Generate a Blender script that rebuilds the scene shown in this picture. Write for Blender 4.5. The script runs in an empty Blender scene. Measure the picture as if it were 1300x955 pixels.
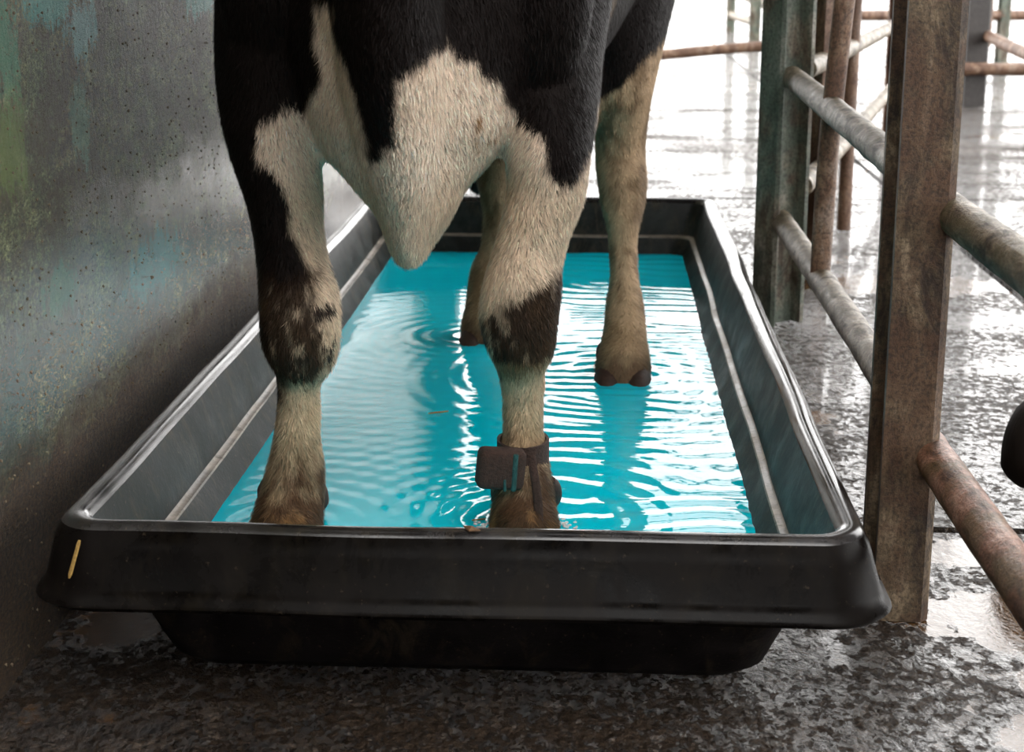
import bpy, math, random
import numpy as np
from mathutils import Vector, Matrix

random.seed(7)
RNG = np.random.default_rng(11)
scene = bpy.context.scene
COL = scene.collection

# ------------------------------------------------------------------ camera
cd = bpy.data.cameras.new('camera')
cd.sensor_width = 36.0
cd.lens = 55.38
cd.shift_y = -0.03423
cd.clip_start = 0.05
cd.clip_end = 200
cd.dof.use_dof = True
cd.dof.focus_distance = 2.0
cd.dof.aperture_fstop = 9.0
cam = bpy.data.objects.new('camera', cd)
cam.location = (0, 0, 0.81)
cam.rotation_euler = (math.radians(90 - 13.93), 0, math.radians(3.138))
COL.objects.link(cam)
scene.camera = cam

# ------------------------------------------------------------------ sky and exposure
world = bpy.data.worlds.new('overcast_sky')
scene.world = world
world.use_nodes = True
bg = world.node_tree.nodes['Background']
bg.inputs['Color'].default_value = (1.0, 0.985, 0.97, 1)
bg.inputs['Strength'].default_value = 4.2
vs = scene.view_settings
vs.view_transform = 'Standard'
vs.look = 'None'
vs.gamma = 1.0
vs.use_curve_mapping = False
vs.exposure = 0.5

# ------------------------------------------------------------------ helpers
def tag(o, label=None, cat=None, group=None, kind=None):
    if label: o['label'] = label
    if cat: o['category'] = cat
    if group: o['group'] = group
    if kind: o['kind'] = kind
    return o

def mesh_obj(name, verts, faces, mat, parent=None, smooth=True, flat_angle=None):
    me = bpy.data.meshes.new(name)
    me.from_pydata([tuple(map(float, v)) for v in verts], [], faces)
    me.update()
    if smooth:
        me.polygons.foreach_set('use_smooth', np.ones(len(me.polygons), dtype=bool))
    o = bpy.data.objects.new(name, me)
    COL.objects.link(o)
    if mat: me.materials.append(mat)
    if parent: o.parent = parent
    if flat_angle is not None:
        me.set_sharp_from_angle(angle=math.radians(flat_angle))
    return o

def empty(name, loc=(0, 0, 0)):
    o = bpy.data.objects.new(name, None)
    o.empty_display_size = 0.1
    o.location = loc
    COL.objects.link(o)
    return o

def under(child, parent):
    """parent keeping world coordinates (parents here are only translated)"""
    child.parent = parent
    child.matrix_parent_inverse = Matrix.Translation(-Vector(parent.location))
    return child

class MB:
    def __init__(s): s.v = []; s.f = []
    def add(s, v, f):
        n = len(s.v); s.v += [tuple(p) for p in v]; s.f += [tuple(i + n for i in q) for q in f]; return s
    def box(s, x0, x1, y0, y1, z0, z1):
        return s.add([(x0,y0,z0),(x1,y0,z0),(x1,y1,z0),(x0,y1,z0),(x0,y0,z1),(x1,y0,z1),(x1,y1,z1),(x0,y1,z1)],
                     [(3,2,1,0),(4,5,6,7),(0,1,5,4),(1,2,6,5),(2,3,7,6),(3,0,4,7)])
    def tube(s, pts, rad, n=16, jitter=0.0):
        v, f = tube(pts, rad, n, jitter); return s.add(v, f)
    def build(s, name, mat, parent=None, smooth=True, flat_angle=35):
        o = mesh_obj(name, s.v, s.f, mat, None, smooth, flat_angle)
        if parent: under(o, parent)
        return o

def _frames(P, side):
    P = np.asarray(P, float)
    T = np.gradient(P, axis=0); T /= np.linalg.norm(T, axis=1)[:, None]
    S = np.tile(np.asarray(side, float), (len(P), 1))
    S -= (S * T).sum(1)[:, None] * T; S /= np.linalg.norm(S, axis=1)[:, None]
    return T, S, np.cross(T, S)

def loft(P, A, B, n=24, side=(1, 0, 0), expo=2.0):
    """closed loft of (super)ellipse rings; A = half size along side, B = the other"""
    P = np.asarray(P, float)
    T, S, N = _frames(P, side)
    th = np.linspace(0, 2 * np.pi, n, endpoint=False)
    c = np.sign(np.cos(th)) * np.abs(np.cos(th)) ** (2 / expo)
    d = np.sign(np.sin(th)) * np.abs(np.sin(th)) ** (2 / expo)
    V = []
    for i in range(len(P)):
        V.append(P[i] + np.outer(c * A[i], S[i]) + np.outer(d * B[i], N[i]))
    V = np.concatenate(V)
    F = []
    m = len(P)
    for i in range(m - 1):
        for j in range(n):
            k = (j + 1) % n
            F.append((i*n+j, i*n+k, (i+1)*n+k, (i+1)*n+j))
    V = np.vstack([V, P[0][None], P[-1][None]])
    a, b = m*n, m*n+1
    for j in range(n):
        k = (j + 1) % n
        F.append((a, k, j)); F.append((b, (m-1)*n+j, (m-1)*n+k))
    return V.tolist(), F

def spline(P, m):
    """Catmull-Rom style resampling of rows of P to m rows"""
    P = np.asarray(P, float)
    t = np.linspace(0, len(P) - 1, m)
    i = np.clip(t.astype(int), 0, len(P) - 2); u = (t - i)[:, None]
    p1 = P[i]; p2 = P[i+1]; p0 = P[np.clip(i-1, 0, None)]; p3 = P[np.clip(i+2, None, len(P)-1)]
    return 0.5 * ((2*p1) + (-p0+p2)*u + (2*p0-5*p1+4*p2-p3)*u**2 + (-p0+3*p1-3*p2+p3)*u**3)

def tube(pts, rad, n=16, jitter=0.0):
    P = np.asarray(pts, float)
    d = P[-1] - P[0]
    side = (0, 0, 1) if abs(d[2]) < 0.7 * np.linalg.norm(d) else (1, 0, 0)
    r = np.full(len(P), rad) if np.isscalar(rad) else np.asarray(rad)
    v, f = loft(P, r, r, n, side)
    if jitter:
        v = (np.array(v) + RNG.normal(0, jitter, (len(v), 3))).tolist()
    return v, f

def line(a, b, m=2):
    a = np.array(a, float); b = np.array(b, float)
    return [a + (b-a)*t for t in np.linspace(0, 1, m)]

# numpy value noise -------------------------------------------------
def _h(ix, iy, iz, seed):
    n = (ix.astype(np.int64) * 374761393 + iy.astype(np.int64) * 668265263 + iz.astype(np.int64) * 2147483647 + seed * 1274126177) & 0xffffffff
    n = ((n ^ (n >> 13)) * 1274126177) & 0xffffffff
    n = ((n ^ (n >> 16)) * 2246822519) & 0xffffffff
    return ((n ^ (n >> 15)) & 0xffff) / 65535.0
def vnoise(P, seed=0):
    P = np.asarray(P, float); I = np.floor(P).astype(np.int64); F = P - I; F = F*F*(3-2*F)
    r = 0
    for dx in (0, 1):
        for dy in (0, 1):
            for dz in (0, 1):
                w = (F[:,0] if dx else 1-F[:,0]) * (F[:,1] if dy else 1-F[:,1]) * (F[:,2] if dz else 1-F[:,2])
                r = r + w * _h(I[:,0]+dx, I[:,1]+dy, I[:,2]+dz, seed)
    return r
def fbm(P, seed=0, oct=3):
    r = 0; a = .5; P = np.asarray(P, float)
    for o in range(oct):
        r = r + a * (vnoise(P * 2**o, seed+o) - .5) * 2; a *= .5
    return r
def sstep(a, b, x):
    t = np.clip((x-a)/(b-a), 0, 1); return t*t*(3-2*t)

# ------------------------------------------------------------------ materials
def new_mat(name):
    m = bpy.data.materials.new(name); m.use_nodes = True
    nt = m.node_tree; b = nt.nodes['Principled BSDF']
    return m, nt, b
def nd(nt, typ, **kw):
    n = nt.nodes.new(typ)
    for k, v in kw.items(): setattr(n, k, v)
    return n
def coord(nt, scale=(1, 1, 1)):
    tc = nd(nt, 'ShaderNodeNewGeometry')
    mp = nd(nt, 'ShaderNodeMapping'); mp.inputs['Scale'].default_value = scale
    nt.links.new(tc.outputs['Position'], mp.inputs['Vector'])
    return mp.outputs['Vector']
def noise(nt, vec, scale, detail=4, rough=.6, dist=0.0):
    n = nd(nt, 'ShaderNodeTexNoise'); n.inputs['Scale'].default_value = scale
    n.inputs['Detail'].default_value = detail; n.inputs['Roughness'].default_value = rough
    n.inputs['Distortion'].default_value = dist
    nt.links.new(vec, n.inputs['Vector']); return n.outputs['Fac']
def ramp(nt, fac, stops, interp='LINEAR'):
    r = nd(nt, 'ShaderNodeValToRGB'); cr = r.color_ramp; cr.interpolation = interp
    while len(cr.elements) < len(stops): cr.elements.new(.5)
    for e, (p, c) in zip(cr.elements, stops):
        e.position = p; e.color = (*c, 1) if len(c) == 3 else c
    nt.links.new(fac, r.inputs['Fac']); return r.outputs['Color']
def g(v): return (v, v, v)
def mix(nt, fac, a, b, blend='MIX'):
    m = nd(nt, 'ShaderNodeMix', data_type='RGBA', blend_type=blend)
    for s, val in ((m.inputs[0], fac), (m.inputs[6], a), (m.inputs[7], b)):
        if isinstance(val, (int, float)): s.default_value = val
        elif isinstance(val, tuple): s.default_value = (*val, 1)
        else: nt.links.new(val, s)
    return m.outputs[2]
def mth(nt, op, a, b=0.0, c=None):
    m = nd(nt, 'ShaderNodeMath', operation=op)
    vals = [a, b] + ([c] if c is not None else [])
    for i, val in enumerate(vals):
        if isinstance(val, (int, float)): m.inputs[i].default_value = val
        else: nt.links.new(val, m.inputs[i])
    return m.outputs[0]
def mapr(nt, v, a, b, c=0.0, d=1.0):
    m = nd(nt, 'ShaderNodeMapRange', interpolation_type='SMOOTHSTEP')
    nt.links.new(v, m.inputs[0])
    for i, x in enumerate((a, b, c, d)): m.inputs[i+1].default_value = x
    return m.outputs[0]
def bump(nt, b, h, strength=.5, dist=.01, prev=None):
    n = nd(nt, 'ShaderNodeBump'); n.inputs['Strength'].default_value = strength; n.inputs['Distance'].default_value = dist
    nt.links.new(h, n.inputs['Height'])
    if prev is not None: nt.links.new(prev, n.inputs['Normal'])
    nt.links.new(n.outputs['Normal'], b.inputs['Normal']); return n.outputs['Normal']
def setc(nt, b, name, val):
    if isinstance(val, (int, float)): b.inputs[name].default_value = val
    elif isinstance(val, tuple): b.inputs[name].default_value = (*val, 1)
    else: nt.links.new(val, b.inputs[name])
def xyz(nt):
    gm = nd(nt, 'ShaderNodeNewGeometry'); s = nd(nt, 'ShaderNodeSeparateXYZ')
    nt.links.new(gm.outputs['Position'], s.inputs[0]); return s.outputs

def mat_wall():
    m, nt, b = new_mat('mossy_painted_wall')
    v = coord(nt); vg = coord(nt, (1, .55, 1)); vs_ = coord(nt, (1, .8, .28)); p = xyz(nt)
    Y, Z = p[1], p[2]
    big = noise(nt, v, 4.0, 5, .6); mid = noise(nt, vg, 34, 8, .75); fine = noise(nt, vg, 230, 5, .8)
    streak = noise(nt, vs_, 40, 8, .75)
    base = ramp(nt, mid, [(.36, (.028,.016,.007)), (.46, (.112,.082,.042)), (.54, (.175,.182,.098)), (.66, (.35,.36,.24))])
    base = mix(nt, ramp(nt, streak, [(.47, g(0)), (.60, g(.75))]), base, (.085,.060,.036))
    base = mix(nt, ramp(nt, big, [(.46, g(0)), (.62, g(.5))]), base, (.115,.185,.105))
    base = mix(nt, .85, base, ramp(nt, fine, [(.40, g(.18)), (.5, g(.90)), (.61, g(2.0))]), 'MULTIPLY')
    base = mix(nt, 1.0, base, (1.0,.93,.74), 'MULTIPLY')
    base = mix(nt, ramp(nt, noise(nt, coord(nt, (1,.7,1)), 9, 6, .7), [(.46, g(0)), (.56, g(.68))]), base, (.062,.036,.015))
    def patch(y, z, ry, rz, s0=.75):
        a = mth(nt, 'DIVIDE', mth(nt, 'SUBTRACT', Y, y), ry); c = mth(nt, 'DIVIDE', mth(nt, 'SUBTRACT', Z, z), rz)
        d = mth(nt, 'ADD', mth(nt, 'MULTIPLY', a, a), mth(nt, 'MULTIPLY', c, c))
        d = mth(nt, 'ADD', mth(nt, 'SQRT', d), mth(nt, 'MULTIPLY', mth(nt, 'SUBTRACT', streak, .5), 3.4))
        d = mth(nt, 'ADD', d, mth(nt, 'MULTIPLY', mth(nt, 'SUBTRACT', fine, .5), 2.0))
        return mapr(nt, d, 1.2, .6, 0, s0)
    for (y, z, ry, rz, st, col) in [(1.88,.745,.09,.025,.8,(.16,.50,.44)), (1.99,.715,.06,.035,.85,(.33,.58,.56)), (2.6,.735,.09,.03,.8,(.25,.55,.50)),
                               (1.97,.60,.04,.05,.6,(.22,.40,.28)), (1.72,.72,.05,.09,.65,(.10,.34,.20)), (2.27,.355,.15,.045,.85,(.01,.22,.22)),  # last entry: teal reflection of the bath painted onto the wall
                               (1.72,.60,.05,.06,.6,(.19,.27,.06)), (1.86,.405,.06,.03,.6,(.05,.19,.10)), (1.68,.2,.10,.16,.5,(.03,.12,.10))]:
        base = mix(nt, patch(y, z, ry, rz, st), base, col)
    zz = mth(nt, 'ADD', Z, mth(nt, 'MULTIPLY', mth(nt, 'SUBTRACT', big, .5), .16))
    zz = mth(nt, 'ADD', zz, mth(nt, 'MULTIPLY', mth(nt, 'SUBTRACT', mid, .5), .12))
    muck = mapr(nt, zz, .28, .19, 0, .96)
    base = mix(nt, muck, base, ramp(nt, fine, [(.40, (.009,.005,.002)), (.60, (.095,.048,.017))]))
    speck = ramp(nt, noise(nt, vg, 150, 2, .5), [(.655, g(0)), (.70, g(.8))])
    base = mix(nt, speck, base, (.15,.10,.055))
    dk = ramp(nt, noise(nt, vg, 110, 3, .6), [(.66, g(0)), (.70, g(.85))])
    base = mix(nt, dk, base, (.018,.011,.006))
    setc(nt, b, 'Base Color', base)
    wetband = mapr(nt, zz, .46, .34, .62, .24)
    setc(nt, b, 'Roughness', mth(nt, 'ADD', wetband, mth(nt, 'MULTIPLY', muck, .34)))
    h = mth(nt, 'ADD', mth(nt, 'MULTIPLY', fine, .7), mth(nt, 'MULTIPLY', noise(nt, coord(nt, (1,.8,.5)), 90, 5, .7), 1.0))
    bump(nt, b, h, 1.0, .009)
    cw = mth(nt, 'MULTIPLY', mapr(nt, zz, .52, .42, .10, 1.0), mth(nt, 'SUBTRACT', 1.0, mth(nt, 'MULTIPLY', muck, .9)))
    cw = mth(nt, 'MAXIMUM', cw, mapr(nt, Y, 2.9, 3.5, 0, .85)); nt.links.new(cw, b.inputs['Coat Weight']); setc(nt, b, 'Coat Roughness', mapr(nt, mid, .42, .58, .08, .20)); b.inputs['Coat IOR'].default_value = 1.6
    cb = nd(nt, 'ShaderNodeBump'); cb.inputs['Strength'].default_value = .22; cb.inputs['Distance'].default_value = .003
    nt.links.new(h, cb.inputs['Height']); nt.links.new(cb.outputs['Normal'], b.inputs['Coat Normal'])
    return m

def mat_floor():
    m, nt, b = new_mat('wet_concrete')
    v = coord(nt); vx = coord(nt, (1.15, .85, 1)); vw = coord(nt, (.45, .9, 1))
    big = noise(nt, vx, 2.4, 4, .55); mid = noise(nt, vx, 22, 7, .7); fine = noise(nt, v, 170, 5, .75)
    col = ramp(nt, mid, [(.38, (.005,.003,.0016)), (.5, (.030,.018,.010)), (.62, (.085,.060,.042))])
    col = mix(nt, .8, col, ramp(nt, fine, [(.40, g(.3)), (.60, g(1.6))]), 'MULTIPLY')
    # dull muck standing proud of the wet film
    muck = mth(nt, 'ADD', noise(nt, vw, 3.4, 5, .65), mth(nt, 'MULTIPLY', mth(nt, 'SUBTRACT', noise(nt, vx, 55, 6, .75), .5), 1.5))
    muck = ramp(nt, muck, [(.47, g(0)), (.57, g(1))])
    pud = ramp(nt, mth(nt, 'ADD', big, mth(nt, 'MULTIPLY', mth(nt, 'SUBTRACT', mid, .5), .35)), [(.60, g(0)), (.63, g(1))])
    p = xyz(nt)
    for (x0, y0, rx, ry) in ((.56,1.86,.16,.10), (.52,2.08,.10,.05), (1.3,3.1,.5,.16), (.75,3.9,.3,.12)):
        a = mth(nt, 'DIVIDE', mth(nt, 'SUBTRACT', p[0], x0), rx); c = mth(nt, 'DIVIDE', mth(nt, 'SUBTRACT', p[1], y0), ry)
        d = mth(nt, 'SQRT', mth(nt, 'ADD', mth(nt, 'MULTIPLY', a, a), mth(nt, 'MULTIPLY', c, c)))
        d = mth(nt, 'ADD', d, mth(nt, 'MULTIPLY', mth(nt, 'SUBTRACT', mid, .5), 2.2))
        pud = mth(nt, 'MAXIMUM', pud, mapr(nt, d, 1.06, .98))
    muck = mth(nt, 'MULTIPLY', muck, mth(nt, 'SUBTRACT', 1.0, pud))
    col = mix(nt, muck, col, ramp(nt, fine, [(.38, (.010,.0055,.003)), (.62, (.062,.041,.026))]))
    col = mix(nt, pud, col, (.085,.038,.009))
    setc(nt, b, 'Base Color', col)
    r = mix(nt, pud, ramp(nt, mid, [(.40, g(.09)), (.62, g(.22))]), g(.05))
    setc(nt, b, 'Roughness', mix(nt, muck, r, g(.55)))
    setc(nt, b, 'Specular IOR Level', mth(nt, 'SUBTRACT', .5, mth(nt, 'MULTIPLY', muck, .38)))
    setc(nt, b, 'Coat Weight', mth(nt, 'MULTIPLY', mth(nt, 'SUBTRACT', 1.0, muck), .5))
    h = mth(nt, 'ADD', mth(nt, 'MULTIPLY', noise(nt, vx, 62, 4, .6), 1.7), mth(nt, 'MULTIPLY', fine, .35))
    h = mth(nt, 'ADD', h, mth(nt, 'MULTIPLY', noise(nt, vx, 20, 3, .5), 2.6))
    h = mth(nt, 'ADD', h, mth(nt, 'MULTIPLY', muck, .25))
    h = mth(nt, 'MULTIPLY', h, mth(nt, 'SUBTRACT', 1.0, mth(nt, 'MULTIPLY', pud, .96)))
    bump(nt, b, h, 1.0, .015)
    b.inputs['Coat Roughness'].default_value = .06; b.inputs['Coat IOR'].default_value = 1.33
    return m

def mat_plain(name, col, rough=.6, metal=0, bscale=60, bst=.3):
    m, nt, b = new_mat(name)
    v = coord(nt)
    n = noise(nt, v, bscale, 5, .65)
    c2 = tuple(min(1, x*1.5) for x in col); c1 = tuple(x*.6 for x in col)
    setc(nt, b, 'Base Color', ramp(nt, n, [(.3, c1), (.55, col), (.8, c2)]))
    b.inputs['Roughness'].default_value = rough; b.inputs['Metallic'].default_value = metal
    bump(nt, b, n, bst, .004)
    return m

def mat_plastic(name, dirt=.5, tint=(.014,.014,.015), rough=(.22,.5), spec=.35, bst=.35):
    m, nt, b = new_mat(name)
    v = coord(nt); vz = coord(nt, (1, 1, .3))
    n1 = noise(nt, v, 13, 6, .65, .4); n2 = noise(nt, v, 140, 4, .7); n3 = noise(nt, vz, 30, 6, .7, .6)
    c = ramp(nt, n1, [(.40, tint), (.62, tuple(x*2.6+.003 for x in tint))])
    c = mix(nt, ramp(nt, n3, [(.52, g(0)), (.66, g(dirt))]), c, tuple(.3*q for q in (.075,.058,.035)) if spec < .10 else (.075,.058,.035))
    c = mix(nt, ramp(nt, n2, [(.64, g(0)), (.70, g(dirt))]), c, (.16,.12,.08))
    setc(nt, b, 'Base Color', c)
    setc(nt, b, 'Roughness', ramp(nt, n1, [(.38, g(rough[0])), (.62, g(rough[1]))]))
    b.inputs['Specular IOR Level'].default_value = spec
    bump(nt, b, mth(nt, 'ADD', n2, mth(nt, 'MULTIPLY', n3, .6)), bst, .002)
    return m

def mat_rust(name, pal, rough=.6, scale=1.0, bst=.7, st=(1, 1, .35)):
    m, nt, b = new_mat(name)
    v = coord(nt); vz = coord(nt, st)
    n1 = noise(nt, vz, 20*scale, 7, .7, .5); n2 = noise(nt, v, 150*scale, 5, .75); n3 = noise(nt, v, 9*scale, 4, .6)
    c = ramp(nt, n1, [(.38, pal[0]), (.46, pal[1]), (.54, pal[2]), (.63, pal[3])])
    c = mix(nt, ramp(nt, n3, [(.45, g(0)), (.56, g(.7))]), c, pal[4])
    c = mix(nt, .8, c, ramp(nt, n2, [(.38, g(.35)), (.5, g(1.0)), (.62, g(1.6))]), 'MULTIPLY')
    c = mix(nt, ramp(nt, n2, [(.60, g(0)), (.66, g(.8))]), c, tuple(x*.3 for x in pal[0]))
    setc(nt, b, 'Base Color', c)
    setc(nt, b, 'Roughness', ramp(nt, n1, [(.3, g(rough+.15)), (.7, g(rough-.12))]))
    bump(nt, b, mth(nt, 'ADD', n1, mth(nt, 'MULTIPLY', n2, .6)), bst, .004)
    return m

def mat_water():
    m, nt, b = new_mat('turquoise_copper_solution')
    v = coord(nt)
    n = noise(nt, v, 2.2, 3, .5)
    setc(nt, b, 'Base Color', ramp(nt, n, [(.3, (.000,.54,.68)), (.7, (.000,.62,.77))]))
    b.inputs['Roughness'].default_value = .015
    b.inputs['IOR'].default_value = 1.36
    bump(nt, b, noise(nt, coord(nt, (1, 2.2, 1)), 34, 3, .5), .05, .004)
    return m

def mat_attr(name, rough=.6, attr='coat', sheen=.0, bst=.0):
    m, nt, b = new_mat(name)
    a = nd(nt, 'ShaderNodeAttribute', attribute_name=attr)
    nt.links.new(a.outputs['Color'], b.inputs['Base Color'])
    b.inputs['Roughness'].default_value = rough
    b.inputs['Sheen Weight'].default_value = sheen
    b.inputs['Specular IOR Level'].default_value = .10
    if bst:
        h = noise(nt, coord(nt, (1, 1, .25)), 260, 3, .6); bump(nt, b, h, bst, .003)
    return m

M_wall = mat_wall(); M_floor = mat_floor(); M_water = mat_water()
M_flange = mat_plastic('black_plastic_flange', .22, (.0022,.0016,.0013), (.20,.36), .07, .06)
M_bead = mat_plastic('worn_shiny_rim', .25, (.010,.009,.009), (.13,.26), .7, .05)
M_inner = mat_plastic('black_plastic_inner_wall', .5, (.010,.011,.010), (.36,.55), .16, .2)
M_ledge = mat_plastic('muddy_ledge', 1.0, (.13,.11,.09), (.3,.5), .5)
M_under = mat_plastic('black_plastic_underside', .3, (.004,.003,.003), (.5,.65), .1)
M_post = mat_rust('rusty_painted_post', [(.028,.015,.008), (.065,.042,.022), (.125,.088,.050), (.23,.17,.11), (.070,.032,.015)], .55, 1.3, .55)
M_postfar = mat_rust('green_stained_post', [(.05,.035,.022), (.11,.085,.06), (.16,.16,.12), (.26,.24,.20), (.055,.085,.065)], .55)
M_rail = mat_rust('galvanised_dirty_rail', [(.042,.026,.014), (.125,.090,.056), (.215,.165,.108), (.33,.27,.195), (.10,.078,.038)], .45, 1.8, .7, (1, .5, 1))
M_rail_rust = mat_rust('rusty_lower_rail', [(.045,.020,.010), (.14,.065,.036), (.25,.12,.075), (.38,.22,.16), (.11,.075,.03)], .42, 1.6, .7, (1, .5, 1))
M_pipe = mat_rust('rusty_brown_pipe', [(.06,.03,.02), (.14,.075,.045), (.22,.13,.08), (.28,.20,.15), (.10,.05,.03)], .55)
M_roof = mat_plain('dark_roof_sheet', (.05,.05,.05), .8)
M_beam = mat_plain('dark_steel', (.035,.03,.028), .6)
M_hoof = mat_plain('hoof_horn', (.040,.018,.011), .65, 0, 90, .5)
M_band = mat_plain('muddy_webbing', (.050,.024,.016), .9, 0, 240, 1.0)
M_band2 = mat_plain('teal_stained_webbing', (.012,.075,.070), .8, 0, 240, .8)
M_straw = mat_plain('straw', (.40,.24,.06), .6, 0, 300, .3)
M_leaf = mat_plain('dry_leaf', (.17,.09,.04), .7, 0, 300, .3)
M_foam = mat_plain('white_foam', (.75,.78,.76), .5, 0, 300, .6)
M_coat = mat_attr('cow_coat', .65, bst=.35)
M_fur = mat_attr('cow_fur', .55)
M_eye = mat_plain('eye_dark', (.01,.008,.006), .1)
M_lump = mat_plain('dried_muck', (.20,.15,.095), .8, 0, 200, .5)

# ================================================================== SETTING
# floor: recessed bed + separate wet concrete slabs
floor = mesh_obj('floor', [(-9,-7,-.03),(14,-7,-.03),(14,45,-.03),(-9,45,-.03)], [(0,1,2,3)], M_floor)
tag(floor, kind='structure')
xs = [-9, -5, -2.2, 1.02, 4.2, 8.5, 14]
ys = [-7, -3, .2, 2.17, 5.3, 8.35, 11.5, 15, 19, 24, 31, 45]
for i in range(len(xs)-1):
    for j in range(len(ys)-1):
        q = .012
        mb = MB().box(xs[i]+q, xs[i+1]-q, ys[j]+q, ys[j+1]-q, -.03, random.uniform(-.002, .002))
        s = mb.build('concrete_slab', M_floor, floor)

# left wall (rendered masonry, ends just past the bath)
def wall_mesh():
    ny, nz = 380, 150
    Yc = np.linspace(-1.6, 6.0, ny); Zc = np.linspace(-.02, 2.7, nz)
    YY, ZZ = np.meshgrid(Yc, Zc, indexing='ij')
    P = np.stack([np.zeros(YY.size), YY.ravel(), ZZ.ravel()], 1)
    X = -.655 + .006*fbm(P*np.array([1,3,3]), 3, 3) + .0012*fbm(P*np.array([1,30,18]), 9, 2)
    V = np.stack([X, YY.ravel(), ZZ.ravel()], 1)
    F = []
    for i in range(ny-1):
        for j in range(nz-1):
            a = i*nz+j; F.append((a, a+nz, a+nz+1, a+1))
    mb = MB(); mb.v = V.tolist(); mb.f = F
    mb.box(-.82, -.672, -1.6, 6.0, -.02, 2.7)
    return mb
wl = wall_mesh().build('wall_left', M_wall, None, True, 60); tag(wl, kind='structure')
# dried splashes of muck stuck on the wall, too many to count
mb = MB()
for k in range(1400):
    y = random.uniform(1.45, 3.6); z = max(.03, random.gauss(.42, .2)); r = random.uniform(.0005, .0015)
    if z > .95: continue
    c = np.array([-.649, y, z]); v = []
    for (dx, dy, dz) in ((1,0,0),(0,1,0),(0,0,1.5),(0,-1,0),(0,0,-1.8),(-2,0,0)):
        v.append(c + r*np.array([dx*.9, dy, dz])*random.uniform(.7, 1.3))
    mb.add(v, [(0,1,2),(0,2,3),(0,3,4),(0,4,1),(5,2,1),(5,3,2),(5,4,3),(5,1,4)])
lump = mb.build('muck_splash', M_lump, wl, False, None); lump['kind'] = 'stuff'

# roof over this part of the barn, its back wall and trusses (behind / above the frame)
roof = empty('ceiling', (0, 0, 3.3)); tag(roof, kind='structure')
def roof_sheet(x0, x1, y0, y1):
    n = int((x1-x0)/.09); V = []; F = []
    for i in range(n+1):
        x = x0 + (x1-x0)*i/n; z = 3.3 + (.025 if i % 2 else 0)
        V += [(x, y0, z), (x, y1, z+.35)]
    for i in range(n): F.append((2*i, 2*i+1, 2*i+3, 2*i+2))
    mb = MB(); mb.v = V; mb.f = F
    return mb.build('roof_sheet', M_roof, roof, False, None)
for (x0, x1) in [(-7,-4.02),(-4,-1.02),(-1,1.98),(2,4.98)]:
    for (y0, y1) in [(-6,-2.02),(-2,1.98),(2,5.6)]:
        if (x0, y0) == (-1, -2): y0, y1 = 1.0, 1.98      # roof gap added to light the cow's chest
        roof_sheet(x0, x1, y0, y1)
# unseen central strip of roof, added to darken the reflection in the liquid
roof_sheet(-.92, .45, 5.62, 14.5)
for (y0, y1) in ((6.0,7.1),(8.0,9.4),(10.4,12.0),(13.2,14.5)): roof_sheet(.47, 2.6, y0, y1)  # unseen bands added to break the reflected sky into stripes
col_ = MB().box(-.82, -.55, 6.02, 6.22, 0, 3.3).build('reflection_column_1', M_beam); tag(col_, kind='structure')  # unseen column, added for its dark reflection in the liquid
wr = MB().box(5, 5.2, -6, -2.0, 0, 3.3).build('light_block_right', M_roof); tag(wr, kind='structure')  # unseen side wall, added to cut light from the front right
wb = MB().box(-7, -2.2, -6.2, -6, 0, 3.3).box(3.2, 5, -6.2, -6, 0, 3.3).box(-2.2, 3.2, -6.2, -6, 0, 1.95).build('wall_back', M_roof); tag(wb, kind='structure')  # unseen; opening above the low middle part added for front light

# ================================================================== FOOT BATH
CX0, CX1, CY0, CY1 = -.570, .276, 1.585, 3.92      # crest of the rim
def loft_rings(defs, name, mat, parent, cap=False, wob=.0):
    rings = []
    for off, z, r in defs:
        # same topology for all: build from unit corners with common edge counts
        pts = []
        x0, x1, y0, y1 = CX0-off, CX1+off, CY0-off, CY1+off
        for (cx, cy, a0) in ((x1-r, y1-r, 0), (x0+r, y1-r, 90), (x0+r, y0+r, 180), (x1-r, y0+r, 270)):
            for k in range(8):
                a = math.radians(a0 + 90*k/7); pts.append((cx + r*math.cos(a), cy + r*math.sin(a), z))
        full = []
        for i in range(32):
            a = pts[i]; b = pts[(i+1) % 32]; full.append(a)
            if i % 8 == 7:
                m = 16 if i in (7, 23) else 40
                for k in range(1, m): full.append(tuple(a[q]+(b[q]-a[q])*k/m for q in range(3)))
        rings.append(np.array(full))
    n = len(rings[0]); V = np.concatenate(rings)
    if wob:
        V = V + wob*np.stack([fbm(V*5, 21, 2), fbm(V*5, 31, 2), .7*fbm(V*4, 41, 2)], 1)
    F = []
    for i in range(len(rings)-1):
        for j in range(n):
            k = (j+1) % n; F.append((i*n+j, i*n+k, (i+1)*n+k, (i+1)*n+j))
    if cap: F.append(tuple(range((len(rings)-1)*n, len(rings)*n)))
    mb = MB(); mb.v = V.tolist(); mb.f = F
    return mb.build(name, mat, parent, True, 50)
RZ = .21
bath = empty('cattle_footbath', (-.147, 2.75, 0))
tag(bath, 'long black plastic foot bath tray holding turquoise liquid under the cow', 'foot bath')
W_ = .0035
loft_rings([(.030,RZ-.087,.06),(.042,RZ-.089,.07),(.046,RZ-.084,.07),(.044,RZ-.080,.07),(.039,RZ-.076,.067),(.034,RZ-.065,.062),(.024,RZ-.028,.056),(.020,RZ-.016,.053),(.015,RZ-.007,.05)], 'rim_skirt', M_flange, bath, wob=W_)
loft_rings([(.015,RZ-.007,.05),(.010,RZ-.002,.047),
            (.003,RZ,.042),(-.004,RZ-.0012,.038),(-.010,RZ-.005,.035),(-.014,RZ-.012,.032)], 'rim_bead', M_bead, bath, wob=W_)
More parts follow.
